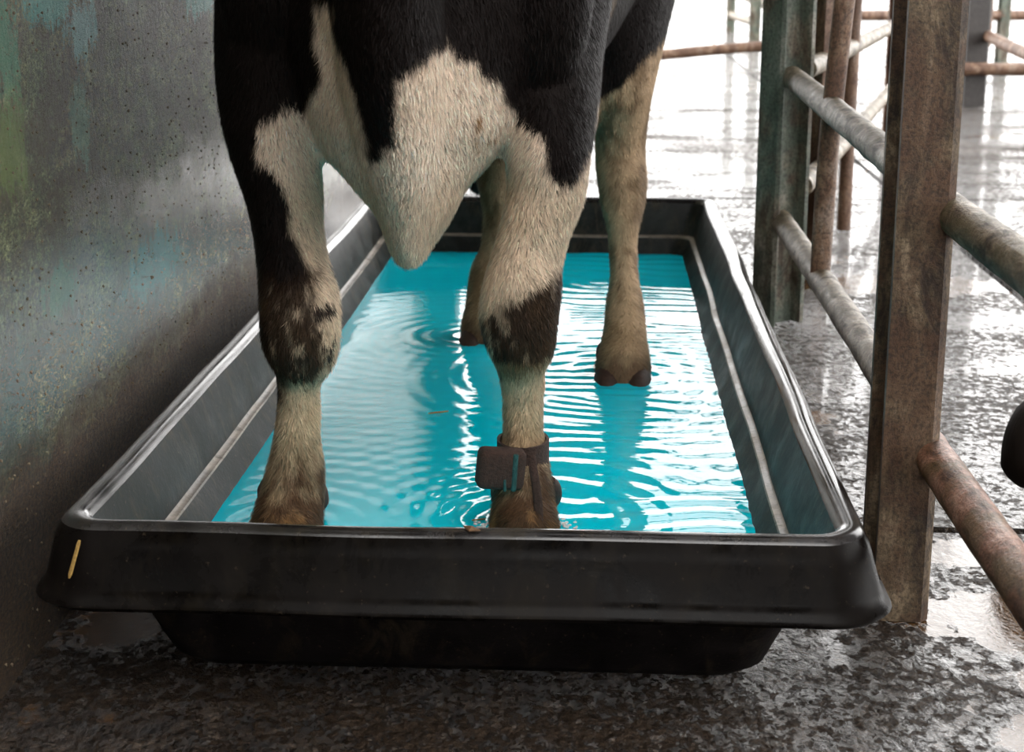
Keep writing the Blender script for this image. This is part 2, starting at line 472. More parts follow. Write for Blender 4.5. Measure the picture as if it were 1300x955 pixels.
loft_rings([(-.014,RZ-.012,.032),(-.017,RZ-.020,.032),(-.030,RZ-.055,.034),(-.038,RZ-.088,.036)], 'inner_wall', M_inner, bath, wob=W_)
loft_rings([(-.038,RZ-.088,.036),(-.040,RZ-.0905,.036),(-.0475,RZ-.0915,.036),(-.049,RZ-.094,.036)], 'step_ledge', M_ledge, bath, wob=W_)
loft_rings([(-.049,RZ-.094,.036),(-.058,RZ-.112,.038),(-.072,RZ-.140,.04),(-.085,.022,.045),(-.105,.012,.05)], 'lower_basin', M_inner, bath, cap=True, wob=W_)
loft_rings([(.028,RZ-.084,.06),(-.012,RZ-.070,.05),(-.030,RZ-.078,.05),(-.050,.08,.05),(-.075,.015,.05),(-.09,.001,.05)], 'underbody', M_under, bath, cap=True, wob=.001)

# liquid: real rippled surface
WZ = .080
LEGS = [(-.397,1.93), (-.09,1.965), (.048,2.70), (-.25,2.98)]
def water():
    x0, x1, y0, y1 = CX0+.058, CX1-.058, CY0+.06, CY1-.058
    nx, ny = 150, 520
    X, Y = np.meshgrid(np.linspace(x0, x1, nx), np.linspace(y0, y1, ny), indexing='ij')
    P = np.stack([X.ravel(), Y.ravel(), np.zeros(X.size)], 1)
    H = .0012*fbm(P*np.array([3.0,5.5,1]), 5, 2) + .00022*fbm(P*np.array([12,30,1]), 15, 2)
    for k, (lx, ly) in enumerate(LEGS):
        r = np.hypot(P[:,0]-lx, P[:,1]-ly)
        amp = (.00050, .00060, .00045, .0004)[k]
        H += amp*np.exp(-r/.22)*np.sin(r*2*math.pi/.040 + k*1.3 + 2*fbm(P*4, 50+k, 2))
    # short cross waves on the side of the fence, some of them bent round the hind foot
    wgt = sstep(-.20, .04, P[:,0])
    ph = 6*fbm(P*np.array([6,4,1]), 71, 2) + 5*P[:,0]
    H += wgt*.00080*np.sin(P[:,1]*2*math.pi/.055 + 1.6*ph) * (.10+1.3*vnoise(P*np.array([7,6,1]), 88))
    r = np.hypot(P[:,0]-.05, P[:,1]-2.66)
    H += wgt*.00035*np.exp(-((r-.22)/.18)**2)*np.sin(r*2*math.pi/.032 + 3*fbm(P*7, 91, 2))
    H += .0007*fbm(P*np.array([9,11,1]), 95, 2)*wgt
    Z = WZ + H
    V = np.stack([P[:,0], P[:,1], Z], 1)
    idx = np.arange(nx*ny).reshape(nx, ny)
    F = np.stack([idx[:-1,:-1], idx[1:,:-1], idx[1:,1:], idx[:-1,1:]], -1).reshape(-1, 4).tolist()
    mb = MB(); mb.v = V.tolist(); mb.f = F
    return mb.build('footbath_liquid', M_water, None, True, None)
wat = water(); tag(wat, 'opaque turquoise copper solution rippling in the black tray', 'water')

# ================================================================== COWS
def voxel_body(name, lofts, voxel, smooth_it, parent, mat):
    mb = MB()
    for v, f in lofts: mb.add(v, f)
    o = mesh_obj(name, mb.v, mb.f, None)
    r = o.modifiers.new('r', 'REMESH'); r.mode = 'VOXEL'; r.voxel_size = voxel; r.use_smooth_shade = True
    s = o.modifiers.new('s', 'SMOOTH'); s.factor = .5; s.iterations = smooth_it
    dg = bpy.context.evaluated_depsgraph_get()
    me = bpy.data.meshes.new_from_object(o.evaluated_get(dg))
    o.modifiers.clear(); old = o.data; o.data = me; bpy.data.meshes.remove(old)
    me.materials.clear(); me.materials.append(mat)
    me.polygons.foreach_set('use_smooth', np.ones(len(me.polygons), dtype=bool))
    if parent: under(o, parent)
    return o

def L(rows, m=None, n=28, side=(1,0,0), expo=2.0):
    """rows: x, y, z, a, b"""
    R_ = np.asarray(rows, float)
    if m: R_ = spline(R_, m)
    return loft(R_[:, :3], np.maximum(R_[:, 3], .002), np.maximum(R_[:, 4], .002), n, side, expo)

# x, y, z, half width, half depth (world metres)
FORE_L = [(-.30,2.27,1.08,.10,.18),(-.345,2.17,.92,.13,.17),(-.375,2.07,.78,.115,.15),(-.392,2.00,.68,.093,.125),(-.402,1.965,.61,.072,.098),(-.402,1.95,.571,.058,.080),
  (-.397,1.945,.541,.052,.070),(-.391,1.942,.502,.047,.062),(-.387,1.938,.462,.0435,.056),(-.381,1.930,.422,.045,.052),(-.373,1.920,.381,.0505,.052),
  (-.373,1.918,.340,.0505,.050),(-.374,1.930,.309,.045,.046),(-.378,1.938,.289,.034,.041),(-.382,1.942,.268,.0275,.037),(-.383,1.944,.236,.0270,.035),
  (-.387,1.944,.193,.0295,.038),(-.390,1.945,.155,.0370,.046),(-.393,1.936,.125,.0410,.046),(-.396,1.922,.100,.0445,.046),(-.398,1.905,.078,.047,.050),(-.398,1.900,.062,.046,.050)]
FORE_R = [(-.165,2.27,1.08,.10,.18),(-.125,2.18,.92,.13,.17),(-.100,2.10,.78,.118,.15),(-.085,2.05,.68,.092,.125),(-.070,2.01,.61,.070,.098),(-.064,1.985,.56,.055,.082),
  (-.065,1.978,.515,.050,.068),(-.075,1.972,.478,.0455,.060),(-.083,1.968,.448,.0445,.055),(-.089,1.962,.426,.0455,.053),(-.093,1.957,.401,.0495,.053),
  (-.098,1.955,.363,.0515,.052),(-.097,1.957,.334,.0475,.050),(-.095,1.965,.312,.0425,.047),(-.096,1.975,.286,.0320,.042),(-.094,1.978,.261,.0285,.037),
  (-.094,1.980,.236,.0265,.035),(-.094,1.982,.191,.0265,.037),(-.094,1.980,.155,.0330,.045),(-.093,1.966,.125,.0385,.046),(-.092,1.952,.100,.0420,.046),(-.090,1.935,.078,.046,.050),(-.090,1.930,.062,.045,.050)]
def hind(dx, dy, lean):
    rows = [(-.02,3.08,1.05,.12,.22),(.000,3.02,.90,.145,.22),(.012,2.96,.78,.135,.19),(.020,2.92,.67,.105,.15),(.030,2.90,.58,.075,.11),(.038,2.90,.52,.055,.082),(.040,2.90,.475,.0475,.066),
      (.041,2.895,.435,.0465,.062),(.045,2.875,.398,.0455,.058),(.046,2.858,.366,.0415,.052),(.047,2.838,.325,.0305,.043),(.047,2.826,.290,.0255,.036),
      (.050,2.800,.234,.0255,.035),(.051,2.784,.193,.0335,.042),(.052,2.755,.155,.0375,.044),(.050,2.725,.125,.0425,.046),(.049,2.700,.098,.0495,.050),(.048,2.690,.080,.048,.050),(.048,2.685,.062,.046,.05)]
    return [(dx(x, z), y+dy, z, a, b) for (x, y, z, a, b) in rows]
HIND_R = hind(lambda x, z: x, 0.0, 0)
HIND_L = hind(lambda x, z: -.155 - x - (.010 if z < .2 else 0), .27, 0)

def cow_lofts():
    Ls = []
    # barrel
    Ls.append(L([(-.235,1.86,.86,.06,.10),(-.235,1.90,.85,.14,.20),(-.235,2.02,.85,.205,.28),(-.228,2.25,.87,.240,.325),(-.20,2.5,.88,.262,.345),(-.165,2.8,.90,.262,.335),(-.13,3.05,.93,.245,.285),(-.105,3.28,.96,.205,.22),(-.095,3.42,.97,.14,.14),(-.09,3.47,.97,.06,.07)], 30, 36))
    # legs
    for rows in (FORE_L, FORE_R, HIND_R, HIND_L): Ls.append(L(rows, 80, 28))
    # brisket wedge, dewlap ridge running up to the throat
    Ls.append(L([(-.235,1.99,.80,.17,.17),(-.235,1.97,.70,.165,.17),(-.233,1.95,.63,.140,.16),(-.231,1.93,.575,.112,.135),(-.229,1.915,.540,.078,.110),(-.226,1.90,.505,.052,.085),(-.228,1.885,.470,.031,.060),(-.229,1.875,.447,.019,.036),(-.229,1.872,.436,.010,.018)], 30, 28))
    Ls.append(L([(-.235,1.66,1.12,.045,.06),(-.235,1.70,.98,.055,.08),(-.236,1.74,.85,.060,.09),(-.236,1.78,.73,.062,.10),(-.233,1.815,.63,.055,.085),(-.229,1.85,.54,.040,.065),(-.228,1.866,.475,.023,.042),(-.229,1.872,.44,.011,.02)], 30, 24))
    # loose skin folds each side of the ridge
    Ls.append(L([(-.315,1.90,.86,.04,.06),(-.300,1.87,.74,.030,.06),(-.285,1.86,.65,.025,.05),(-.27,1.87,.57,.014,.03)], 14, 16))
    # points of the shoulder
    Ls.append(L([(-.37,1.95,.86,.05,.05),(-.385,1.93,.78,.075,.07),(-.39,1.94,.70,.06,.06),(-.395,1.95,.64,.03,.04)], 14, 20))
    Ls.append(L([(-.10,1.97,.86,.05,.05),(-.085,1.95,.78,.075,.07),(-.075,1.96,.70,.06,.06),(-.07,1.98,.64,.03,.04)], 14, 20))
    # neck and head (above the frame)
    Ls.append(L([(-.235,2.20,1.03,.17,.22),(-.235,1.95,1.12,.135,.20),(-.235,1.75,1.24,.105,.17),(-.235,1.60,1.34,.095,.14),(-.235,1.50,1.40,.09,.11)], 20, 24))
    Ls.append(L([(-.235,1.60,1.50,.07,.07),(-.235,1.52,1.48,.105,.11),(-.235,1.40,1.40,.115,.12),(-.235,1.27,1.31,.085,.10),(-.235,1.16,1.23,.068,.078),(-.235,1.09,1.18,.075,.07),(-.235,1.055,1.155,.055,.05),(-.235,1.045,1.148,.02,.02)], 24, 24))
    for s in (-1, 1):
        Ls.append(L([(-.235+s*.08,1.54,1.47,.022,.02),(-.235+s*.15,1.56,1.47,.03,.045),(-.235+s*.22,1.57,1.45,.02,.05),(-.235+s*.27,1.58,1.43,.008,.012)], 10, 14, (0,1,0)))
    # udder between the thighs
    Ls.append(L([(-.095,2.86,.66,.12,.12),(-.09,2.86,.58,.115,.12),(-.09,2.87,.51,.09,.10),(-.09,2.88,.47,.04,.05)], 12, 20))
    # tail with its switch
    Ls.append(L([(-.10,3.44,1.10,.035,.035),(-.13,3.52,1.0,.025,.025),(-.19,3.50,.75,.018,.018),(-.235,3.42,.52,.016,.016),(-.252,3.36,.42,.026,.026),(-.258,3.34,.36,.030,.030),(-.258,3.33,.325,.022,.022),(-.258,3.33,.305,.006,.006)], 26, 14))
    return Ls

shR = [(-0.16,0.92),(-0.16,0.749),(-0.136,0.681),(-0.116,0.647),(-0.101,0.612),(-0.07,0.592),(-0.06,0.552),(-0.045,0.53),(-0.025,0.537),(-0.008,0.567),(0.004,0.634),(0.04,0.75),(0.04,0.92)]
shL = [(-0.56,0.92),(-0.328,0.92),(-0.33,0.751),(-0.326,0.713),(-0.321,0.665),(-0.338,0.646),(-0.353,0.621),(-0.378,0.626),(-0.408,0.606),(-0.432,0.596),(-0.42,0.572),(-0.405,0.562),(-0.391,0.542),(-0.377,0.517),(-0.372,0.487),(-0.366,0.467),(-0.354,0.427),(-0.36,0.411),(-0.39,0.406),(-0.421,0.407),(-0.50,0.41),(-0.56,0.556)]
neckP = [(-0.294,0.92),(-0.291,0.756),(-0.283,0.722),(-0.27,0.687),(-0.267,0.643),(-0.264,0.577),(-0.25,0.584),(-0.228,0.595),(-0.222,0.644),(-0.217,0.679),(-0.195,0.692),(-0.177,0.707),(-0.151,0.692),(-0.12,0.675),(-0.106,0.705),(-0.106,0.92)]
mudR = [(-0.160,0.350),(-0.117,0.385),(-0.077,0.406),(-0.030,0.432),(-0.030,0.314),(-0.062,0.298),(-0.117,0.283),(-0.145,0.318)]
mudL = [(-0.44,0.423),(-0.407,0.429),(-0.353,0.424),(-0.342,0.37),(-0.335,0.312),(-0.357,0.281),(-0.382,0.291),(-0.405,0.238),(-0.44,0.245)]
def inpoly(x, z, poly, soft):
    """signed-distance based soft inside test (object-space x/z)"""
    P = np.array(poly); n = len(P)
    inside = np.zeros(len(x), bool); d2 = np.full(len(x), 1e9)
    j = n-1
    for i in range(n):
        xi, zi = P[i]; xj, zj = P[j]
        cond = ((zi > z) != (zj > z)) & (x < (xj-xi)*(z-zi)/(zj-zi+1e-12)+xi)
        inside ^= cond
        ex, ez = xj-xi, zj-zi; t = np.clip(((x-xi)*ex+(z-zi)*ez)/(ex*ex+ez*ez), 0, 1)
        d2 = np.minimum(d2, (x-xi-t*ex)**2+(z-zi-t*ez)**2); j = i
    sd = np.where(inside, 1, -1)*np.sqrt(d2)
    return sstep(-soft, soft, sd)

BLACK = np.array([.0085,.0056,.0048]); WHITE = np.array([.86,.71,.575]); CREAM = np.array([.64,.47,.30]); TAN = np.array([.40,.27,.145])
MUD = np.array([.022,.012,.007]); RED = np.array([.16,.075,.040])
def coat_colour(P, jit=0.0):
    x, y, z = P.T
    n1 = fbm(P*26, 1, 3); n2 = fbm(P*np.array([90,90,45]), 5, 3); n3 = fbm(P*7, 9, 2)
    px = x + .010*n1 + .005*n2; pz = z + .012*n1 + .010*n2
    c = WHITE[None] * np.ones((len(x), 1))
    def put(c, w, col): w = w[:, None]; return c*(1-w) + np.asarray(col)[None]*w
    front = sstep(2.42, 2.34, y)
    # warm staining of the white coat
    c = put(c, np.clip(.35+.5*n3, 0, 1)*.6, (.74,.52,.36))
    c = put(c, sstep(.15,.5,n2)*.25, CREAM)
    # forelegs: creamier below the elbow, tan towards the feet
    fl = front*sstep(.58, .50, z)*sstep(-.15,-.05, np.abs(x+.235)-.10)
    c = put(c, fl*.45, CREAM)
    c = put(c, front*sstep(.42,.30,z)*.65, CREAM)
    c = put(c, front*sstep(.34,.18,z)*np.clip(.6+.5*n1,0,1), TAN)
    c = put(c, front*sstep(.215,.115,z+.07*n2+.03*n1)*.95, (.060,.027,.012))
    c = put(c, front*sstep(.13,.10,z)*sstep(.05,.35,n2)*.7, (.30,.15,.055))
    c = put(c, front*sstep(.10,.05,pz)*.5, RED)
    # hind quarters
    hindm = 1-front
    c = put(c, hindm, CREAM*.95)
    c = put(c, hindm*.5, (.34,.22,.125))
    c = put(c, hindm*sstep(-.15,.35,n1+.5*n2)*.7, (.13,.080,.042))
    c = put(c, hindm*sstep(.26,.12,z)*.5, TAN*.9)
    c = put(c, hindm*sstep(.15,.10,z+.03*n2)*.8, (.11,.055,.032))
    c = put(c, hindm*sstep(3.02,3.1,y)*sstep(.7,.3,z)*.55, (.10,.07,.035))
    # black flank
    fb = sstep(-.006, .006, pz - np.interp(px, [-.5,-.03,.01,.039,.057,.094,.12,.2], [.60,.56,.56,.578,.602,.635,.649,.68]))
    c = put(c, hindm*fb, BLACK)
    c = put(c, hindm*sstep(3.25,3.3,y)*sstep(.56,.5,z), (.025,.010,.008))
    # black patches of the forehand
    for poly in (shR, shL):
        c = put(c, front*inpoly(px, pz, poly, .006), BLACK)
    c = put(c, sstep(2.02,1.98,y)*inpoly(px, pz, neckP, .006), BLACK)
    c = put(c, sstep(.74,.76,pz)*(x*0+1), BLACK)
    # black outer edge of the off foreleg and the shank; painted shade on the near one
    c = put(c, front*sstep(-.405,-.412, px)*sstep(.225,.25,pz)*sstep(-.3,-.35,x), BLACK)
    c = put(c, front*sstep(2.0,2.02,y)*sstep(-.045,-.03,px)*sstep(.40,.42,pz)*sstep(.55,.52,pz), BLACK*2)  # shadow side of the near foreleg, darkened in the coat colour
    # mud caked on the knees
    for poly, k in ((mudR, .985), (mudL, .975)):
        w = front*inpoly(x+.020*n2, z+.030*n2, poly, .007)*np.clip(1.15+1.1*n2+.5*n1, 0, 1)*k
        mcol = MUD[None]*(1+.9*np.clip(n2, -.6, 1))[:, None] + np.clip(n1,0,1)[:,None]*np.array([.06,.032,.012])[None]
        c = c*(1-w[:,None]) + mcol*w[:,None]
    c = put(c, front*sstep(-.358,-.345,x)*sstep(-.315,-.325,x)*sstep(.44,.42,z)*sstep(.27,.29,z)*sstep(.12,.30,n2), (.03,.02,.015))
    c = put(c, front*sstep(-.16,-.155,x)*sstep(.315,.30,z)*sstep(.275,.285,z)*.5, TAN)
    c = put(c, front*sstep(.56,.60,z)*sstep(.66,.62,z)*sstep(-.150,-.142,x)*sstep(-.112,-.120,x)*sstep(.0,.3,n2), (.30,.17,.08))
    # darker head
    c = put(c, sstep(1.0,1.1,z)*(y < 2.0)*1.0, BLACK)
    if jit:
        c = c * (1 + jit*RNG.normal(0, 1, len(x)))[:, None]
    return np.clip(c, .003, .9)

def paint(o, fn):
    me = o.data; n = len(me.vertices)
    P = np.empty(n*3); me.vertices.foreach_get('co', P); P = P.reshape(-1, 3)
    c = fn(P)
    a = me.color_attributes.new('coat', 'FLOAT_COLOR', 'POINT')
    a.data.foreach_set('color', np.hstack([c, np.ones((n, 1))]).astype(np.float32).ravel())

def fur(name, body, count, mat, parent, fn, zmax, length=(.006,.016), width=.0007):
    me = body.data; me.calc_loop_triangles()
    nv = len(me.vertices); nt_ = len(me.loop_triangles)
    P = np.empty(nv*3); me.vertices.foreach_get('co', P); P = P.reshape(-1, 3)
    N = np.empty(nv*3); me.vertices.foreach_get('normal', N); N = N.reshape(-1, 3)
    T = np.empty(nt_*3, np.int32); me.loop_triangles.foreach_get('vertices', T); T = T.reshape(-1, 3)
    a, b, c = P[T[:,0]], P[T[:,1]], P[T[:,2]]
    ar = np.linalg.norm(np.cross(b-a, c-a), axis=1)/2
    cz = (a[:,2]+b[:,2]+c[:,2])/3; cyy = (a[:,1]+b[:,1]+c[:,1])/3
    ny = (N[T[:,0],1])
    w = ar*((cz < zmax) & (cz > .07))*np.where(cyy < 2.4, 1.0, .45)
    w /= w.sum()
    t = RNG.choice(nt_, count, p=w)
    u = RNG.random((count, 2)); fl = u.sum(1) > 1; u[fl] = 1-u[fl]
    def ip(A): return A[T[t,0]]*(1-u.sum(1))[:,None] + A[T[t,1]]*u[:,:1] + A[T[t,2]]*u[:,1:]
    p = ip(P); n = ip(N); n /= np.linalg.norm(n, axis=1)[:,None]
    d = np.tile(np.array([0, .25, -1.0]), (count, 1)) + .22*RNG.normal(0, 1, (count, 3))
    sw = np.stack([fbm(p*14, 61, 2), fbm(p*14, 62, 2), 0*p[:,0]], 1)*.6
    d += sw
    d -= (d*n).sum(1)[:,None]*n; d /= np.linalg.norm(d, axis=1)[:,None]+1e-9
    d = d + n*(.18+.14*RNG.random((count,1))); d /= np.linalg.norm(d, axis=1)[:,None]
    s = np.cross(d, n); s /= np.linalg.norm(s, axis=1)[:,None]+1e-9
    ln = RNG.uniform(length[0], length[1], (count,1)); wd = width*RNG.uniform(.7,1.4,(count,1))
    base = p - n*.0008
    V = np.stack([base - s*wd, base + s*wd, base + d*ln], 1).reshape(-1, 3)
    m = bpy.data.meshes.new(name)
    m.vertices.add(count*3); m.vertices.foreach_set('co', V.astype(np.float32).ravel())
    m.loops.add(count*3); m.loops.foreach_set('vertex_index', np.arange(count*3, dtype=np.int32))
    m.polygons.add(count); m.polygons.foreach_set('loop_start', np.arange(0, count*3, 3, dtype=np.int32))
    m.update(calc_edges=True)
    colr = fn(p, .25)
    cc = np.repeat(np.hstack([colr, np.ones((count, 1))]), 3, axis=0)
    at = m.color_attributes.new('coat', 'FLOAT_COLOR', 'POINT')
    at.data.foreach_set('color', cc.astype(np.float32).ravel())
    # strands take the shading of the skin beneath them
    nn = np.repeat(n + .35*RNG.normal(0,1,(count,3)), 3, axis=0); nn /= np.linalg.norm(nn, axis=1)[:,None]
    m.polygons.foreach_set('use_smooth', np.ones(count, dtype=bool))
    m.normals_split_custom_set(nn.tolist())
    m.materials.append(mat)
    o = bpy.data.objects.new(name, m); COL.objects.link(o); under(o, parent); o['kind'] = 'stuff'
    return o

def claw_mesh(sx):
    """one half of a cloven hoof, toe towards -y"""
    rows = [(.0,-.072,.004,.006,.004),(.0,-.066,.016,.016,.014),(.0,-.050,.028,.021,.026),(.0,-.025,.038,.0235,.036),(.0,.004,.042,.024,.041),(.0,.028,.040,.022,.038),(.0,.042,.034,.014,.028),(.0,.046,.032,.004,.01)]
    R_ = spline(np.array(rows), 20); P = R_[:, :3].copy(); P[:,0] += sx*(.024 + .004*np.sin(np.linspace(0,3.1,20)))
    v, f = loft(P, R_[:,3], R_[:,4], 16, (1,0,0), 2.4)
    return [(x, y, max(0, z)) for x, y, z in v], f

cow = empty('cow', (-.17, 2.4, 0))
tag(cow, 'black and white cow standing in the turquoise foot bath facing the camera', 'cow')
body = voxel_body('body', cow_lofts(), .0065, 5, cow, M_coat)
paint(body, coat_colour)
fur('short_coat_hair', body, 520000, M_fur, cow, coat_colour, .90)
for rows, sc in ((FORE_L, 1.0), (FORE_R, 1.0), (HIND_R, 1.0), (HIND_L, 1.0)):
    fx, fy, fz = rows[-1][:3]
    isH = fy > 2.4
    for s in (-1, 1):
        v, f = claw_mesh(s)
        k = 1.0
        v = [(fx + x*k, fy - .010 + y*k, .013 + z*(1.12 if isH else .92)) for x, y, z in v]
        mb = MB().add(v, f); mb.build('hoof', M_hoof, cow, True, 60)
    for s in (-1, 1):
        v, f = L([(fx+s*.030, fy+.045, .128, .010,.010),(fx+s*.034, fy+.055,.115,.013,.014),(fx+s*.036,fy+.062,.098,.011,.012),(fx+s*.037,fy+.066,.088,.004,.004)], 10, 12)
        MB().add(v, f).build('dewclaw', M_hoof, cow)
for s in (-1, 1):
    v, f = L([(-.235+s*.100,1.385,1.44,.003,.003),(-.235+s*.106,1.385,1.43,.013,.018),(-.235+s*.108,1.385,1.415,.016,.022),(-.235+s*.106,1.385,1.40,.012,.016),(-.235+s*.10,1.385,1.39,.003,.003)], 12, 14)
    MB().add(v, f).build('eye', M_eye, cow)

# ---- leg band with its tag box on the near foreleg
band = empty('leg_band', (-.094, 1.98, .165))
tag(band, 'muddy brown webbing band with boxy tag strapped round the cow\'s foreleg', 'leg band')
def strap(rows, thick, z0, z1, name, mat, closed=True, tilt=0.0):
    P = np.array(rows, float); n = len(P)
    c = P.mean(0)
    V = []; F = []
    for i in range(n):
        t = P[(i+1) % n]-P[i-1] if closed else P[min(i+1,n-1)]-P[max(i-1,0)]
        nn = np.array([t[1], -t[0]]); nn /= np.linalg.norm(nn)
        dz = tilt*(P[i][0]-c[0])
        for q, zz in ((0,z0),(1,z0),(1,z1),(0,z1)):
            e = P[i]+nn*thick*q; V.append((e[0], e[1], zz+dz+random.uniform(-.0008,.0008)))
    m = n if closed else n-1
    for i in range(m):
        j = (i+1) % n
        for k in range(4):
            l = (k+1) % 4; F.append((i*4+k, i*4+l, j*4+l, j*4+k))
    if not closed: F += [(0,1,2,3), ((n-1)*4+3,(n-1)*4+2,(n-1)*4+1,(n-1)*4)]
    return MB().add(V, F).build(name, mat, band, True, 40)
th = np.linspace(0, 2*math.pi, 32, endpoint=False)
strap([(-.094+.0305*math.cos(a), 1.980+.041*math.sin(a)) for a in th], .004, .146, .186, 'strap', M_band)
def rbox(cx, cy, cz, a, b, c, r, mat, name, yaw=0.0, tiltx=0.0):
    import bmesh
    bm = bmesh.new(); bmesh.ops.create_cube(bm, size=1)
    for v in bm.verts: v.co = Vector((v.co.x*a, v.co.y*b, v.co.z*c))
    bmesh.ops.bevel(bm, geom=bm.edges[:], offset=r, segments=4, affect='EDGES', profile=.5)
    bmesh.ops.transform(bm, matrix=Matrix.Translation((cx,cy,cz)) @ Matrix.Rotation(yaw,4,'Z') @ Matrix.Rotation(tiltx,4,'Y'), verts=bm.verts)
    V = [tuple(v.co) for v in bm.verts]; F = [tuple(v.index for v in f.verts) for f in bm.faces]; bm.free()
    return MB().add(V, F).build(name, mat, band, True, 40)
rbox(-.120, 1.922, .164, .062, .030, .053, .009, M_band, 'tag_box', math.radians(14), math.radians(6))
rbox(-.1015, 1.9125, .161, .007, .005, .050, .002, M_band2, 'teal_stain_strip', math.radians(14), math.radians(4))  # thin raised strips standing for teal stains on the tag box
rbox(-.114, 1.9085, .145, .004, .004, .016, .0015, M_band2, 'teal_stain_strip', math.radians(14), 0)
# loose strap end hanging down
v, f = loft(np.array([(-.080,1.928,.180),(-.078,1.918,.165),(-.074,1.912,.145),(-.071,1.908,.12),(-.070,1.902,.10),(-.069,1.898,.082)]), [.004,.0055,.0055,.006,.006,.005], [.0025]*6, 12)
MB().add(v, f).build('strap_end', M_band, band)

# ---- second cow nosing the floor beyond the fence, only her muzzle in the frame
cow2 = empty('cow', (1.6, 2.5, 0))
tag(cow2, 'dark muzzle of another cow poking in at the right edge behind the fence', 'cow', None)
def cow2_lofts():
    Ls = []
    Ls.append(L([(.588,2.2,.104,.012,.014),(.598,2.2,.104,.045,.042),(.63,2.2,.112,.068,.060),(.68,2.21,.15,.066,.068),(.76,2.23,.23,.072,.085),(.88,2.26,.33,.10,.12),(1.0,2.30,.43,.11,.12),(1.1,2.33,.50,.08,.10)], 26, 22, (0,1,0)))
    Ls.append(L([(1.0,2.30,.42,.08,.10),(1.15,2.36,.55,.11,.17),(1.35,2.42,.72,.14,.22),(1.6,2.48,.88,.2,.3)], 18, 22, (0,1,0)))
    Ls.append(L([(1.35,2.45,.85,.10,.14),(1.45,2.46,.87,.2,.27),(1.75,2.5,.88,.25,.33),(2.1,2.53,.88,.27,.35),(2.5,2.55,.92,.26,.32),(2.85,2.58,.96,.2,.22),(2.98,2.58,.97,.08,.1)], 26, 28, (0,1,0)))
    for (x, y, h) in ((1.55,2.32,0),(1.68,2.68,0),(2.65,2.42,1),(2.75,2.74,1)):
        Ls.append(L([(x,y,.9,.12,.18),(x,y,.65,.08,.12),(x,y,.5,.05,.065),(x,y,.36,.05,.052),(x,y,.26,.027,.036),(x,y,.18,.03,.04),(x-.02,y,.1,.042,.05),(x-.03,y,.03,.05,.065),(x-.03,y,.003,.05,.065)], 26, 18, (0,1,0)))
    for s in (-1, 1):
        Ls.append(L([(1.03,2.31+s*.09,.47,.02,.02),(1.06,2.31+s*.16,.48,.035,.02),(1.08,2.31+s*.22,.46,.01,.008)], 8, 12, (1,0,0)))
    Ls.append(L([(2.95,2.58,1.1,.03,.03),(3.03,2.58,.95,.02,.02),(3.02,2.58,.5,.016,.016),(3.02,2.58,.32,.035,.035),(3.02,2.58,.25,.01,.01)], 14, 12))
    return Ls
body2 = voxel_body('body', cow2_lofts(), .012, 3, cow2, M_coat)
def coat2(P, jit=0):
    n = fbm(P*9, 4, 3); c = np.ones((len(P),1))*np.array([[.016,.012,.010]])
    w = sstep(.15,.2,n)*sstep(1.3,1.5,P[:,0]); return c*(1-w[:,None]) + np.array([[.6,.5,.4]])*w[:,None]
paint(body2, coat2)
for s_ in (-1, 1):
    v, f = L([(.915,2.265+s_*.100,.412,.003,.003),(.915,2.265+s_*.106,.402,.013,.013),(.915,2.265+s_*.108,.390,.017,.016),(.915,2.265+s_*.106,.378,.012,.012),(.915,2.265+s_*.100,.370,.003,.003)], 10, 12)
    MB().add(v, f).build('eye', M_eye, cow2)
    v, f = L([(.612,2.2+s_*.028,.140,.004,.003),(.613,2.2+s_*.034,.137,.009,.006),(.616,2.2+s_*.040,.130,.009,.006),(.622,2.2+s_*.046,.122,.003,.003)], 10, 10, (0,0,1))
    MB().add(v, f).build('nostril', M_eye, cow2)

# ================================================================== FENCES
def ibeam(cx, cy, h, flange, depth, t, yaw, z0=0.0):
    """I section post, flanges face local +-y"""
    a, d = flange/2, depth/2; w = t*.45; q = t
    prof = [(-a,-d),(a-.7*q,-d),(a,-d+.7*q),(a,-d+q),(w,-d+q),(w,d-q),(a,d-q),(a,d),(-a,d),(-a,d-q),(-w,d-q),(-w,-d+q),(-a,-d+q)]
    c, s = math.cos(yaw), math.sin(yaw); V = []; F = []
    zs = np.linspace(z0, h, 40); n = len(prof)
    for z in zs:
        for (x, y) in prof:
            V.append((cx+c*x-s*y, cy+s*x+c*y, z))
    for i in range(len(zs)-1):
        for j in range(n):
            k = (j+1) % n; F.append((i*n+j, i*n+k, (i+1)*n+k, (i+1)*n+j))
    m = (len(zs)-1)*n
    for o_, fl in ((0, True), (m, False)):
        for q_ in ((0,1,2,3,12),(12,3,4,11),(11,4,5,10),(10,5,6,9),(9,6,7,8)):
            w_ = tuple(o_+k for k in q_); F.append(w_[::-1] if fl else w_)
    mb = MB(); mb.v = V; mb.f = F
    return mb
fence = empty('steel_fence', (.40, 2.6, 0))
tag(fence, 'rusty steel beam and pipe rail fence running along the right of the bath', 'fence')
ibeam(.385, 1.905, 2.1, .068, .13, .014, math.radians(-2)).build('post', M_post, fence, False)
ibeam(.405, 3.47, 2.1, .066, .095, .010, math.radians(-52)).build('post', M_postfar, fence, False)
def rail(pts, r, name, mat, parent, m=40, lump=.0):
    P = spline(np.array(pts, float), m)
    rr = r*(1+.03*fbm(P*13, 3, 2))
    v, f = tube(P, rr, 20, lump)
    return MB().add(v, f).build(name, mat, parent, True, 60)
rail([(.415,3.46,.545),(.412,2.9,.538),(.410,2.3,.528),(.410,1.98,.520)], .0235, 'rail', M_rail, fence, lump=.0004)
rail([(.420,1.90,.508),(.425,1.6,.504),(.430,1.2,.500),(.432,.5,.498),(.432,-.6,.498)], .0235, 'rail', M_rail, fence, lump=.0004)
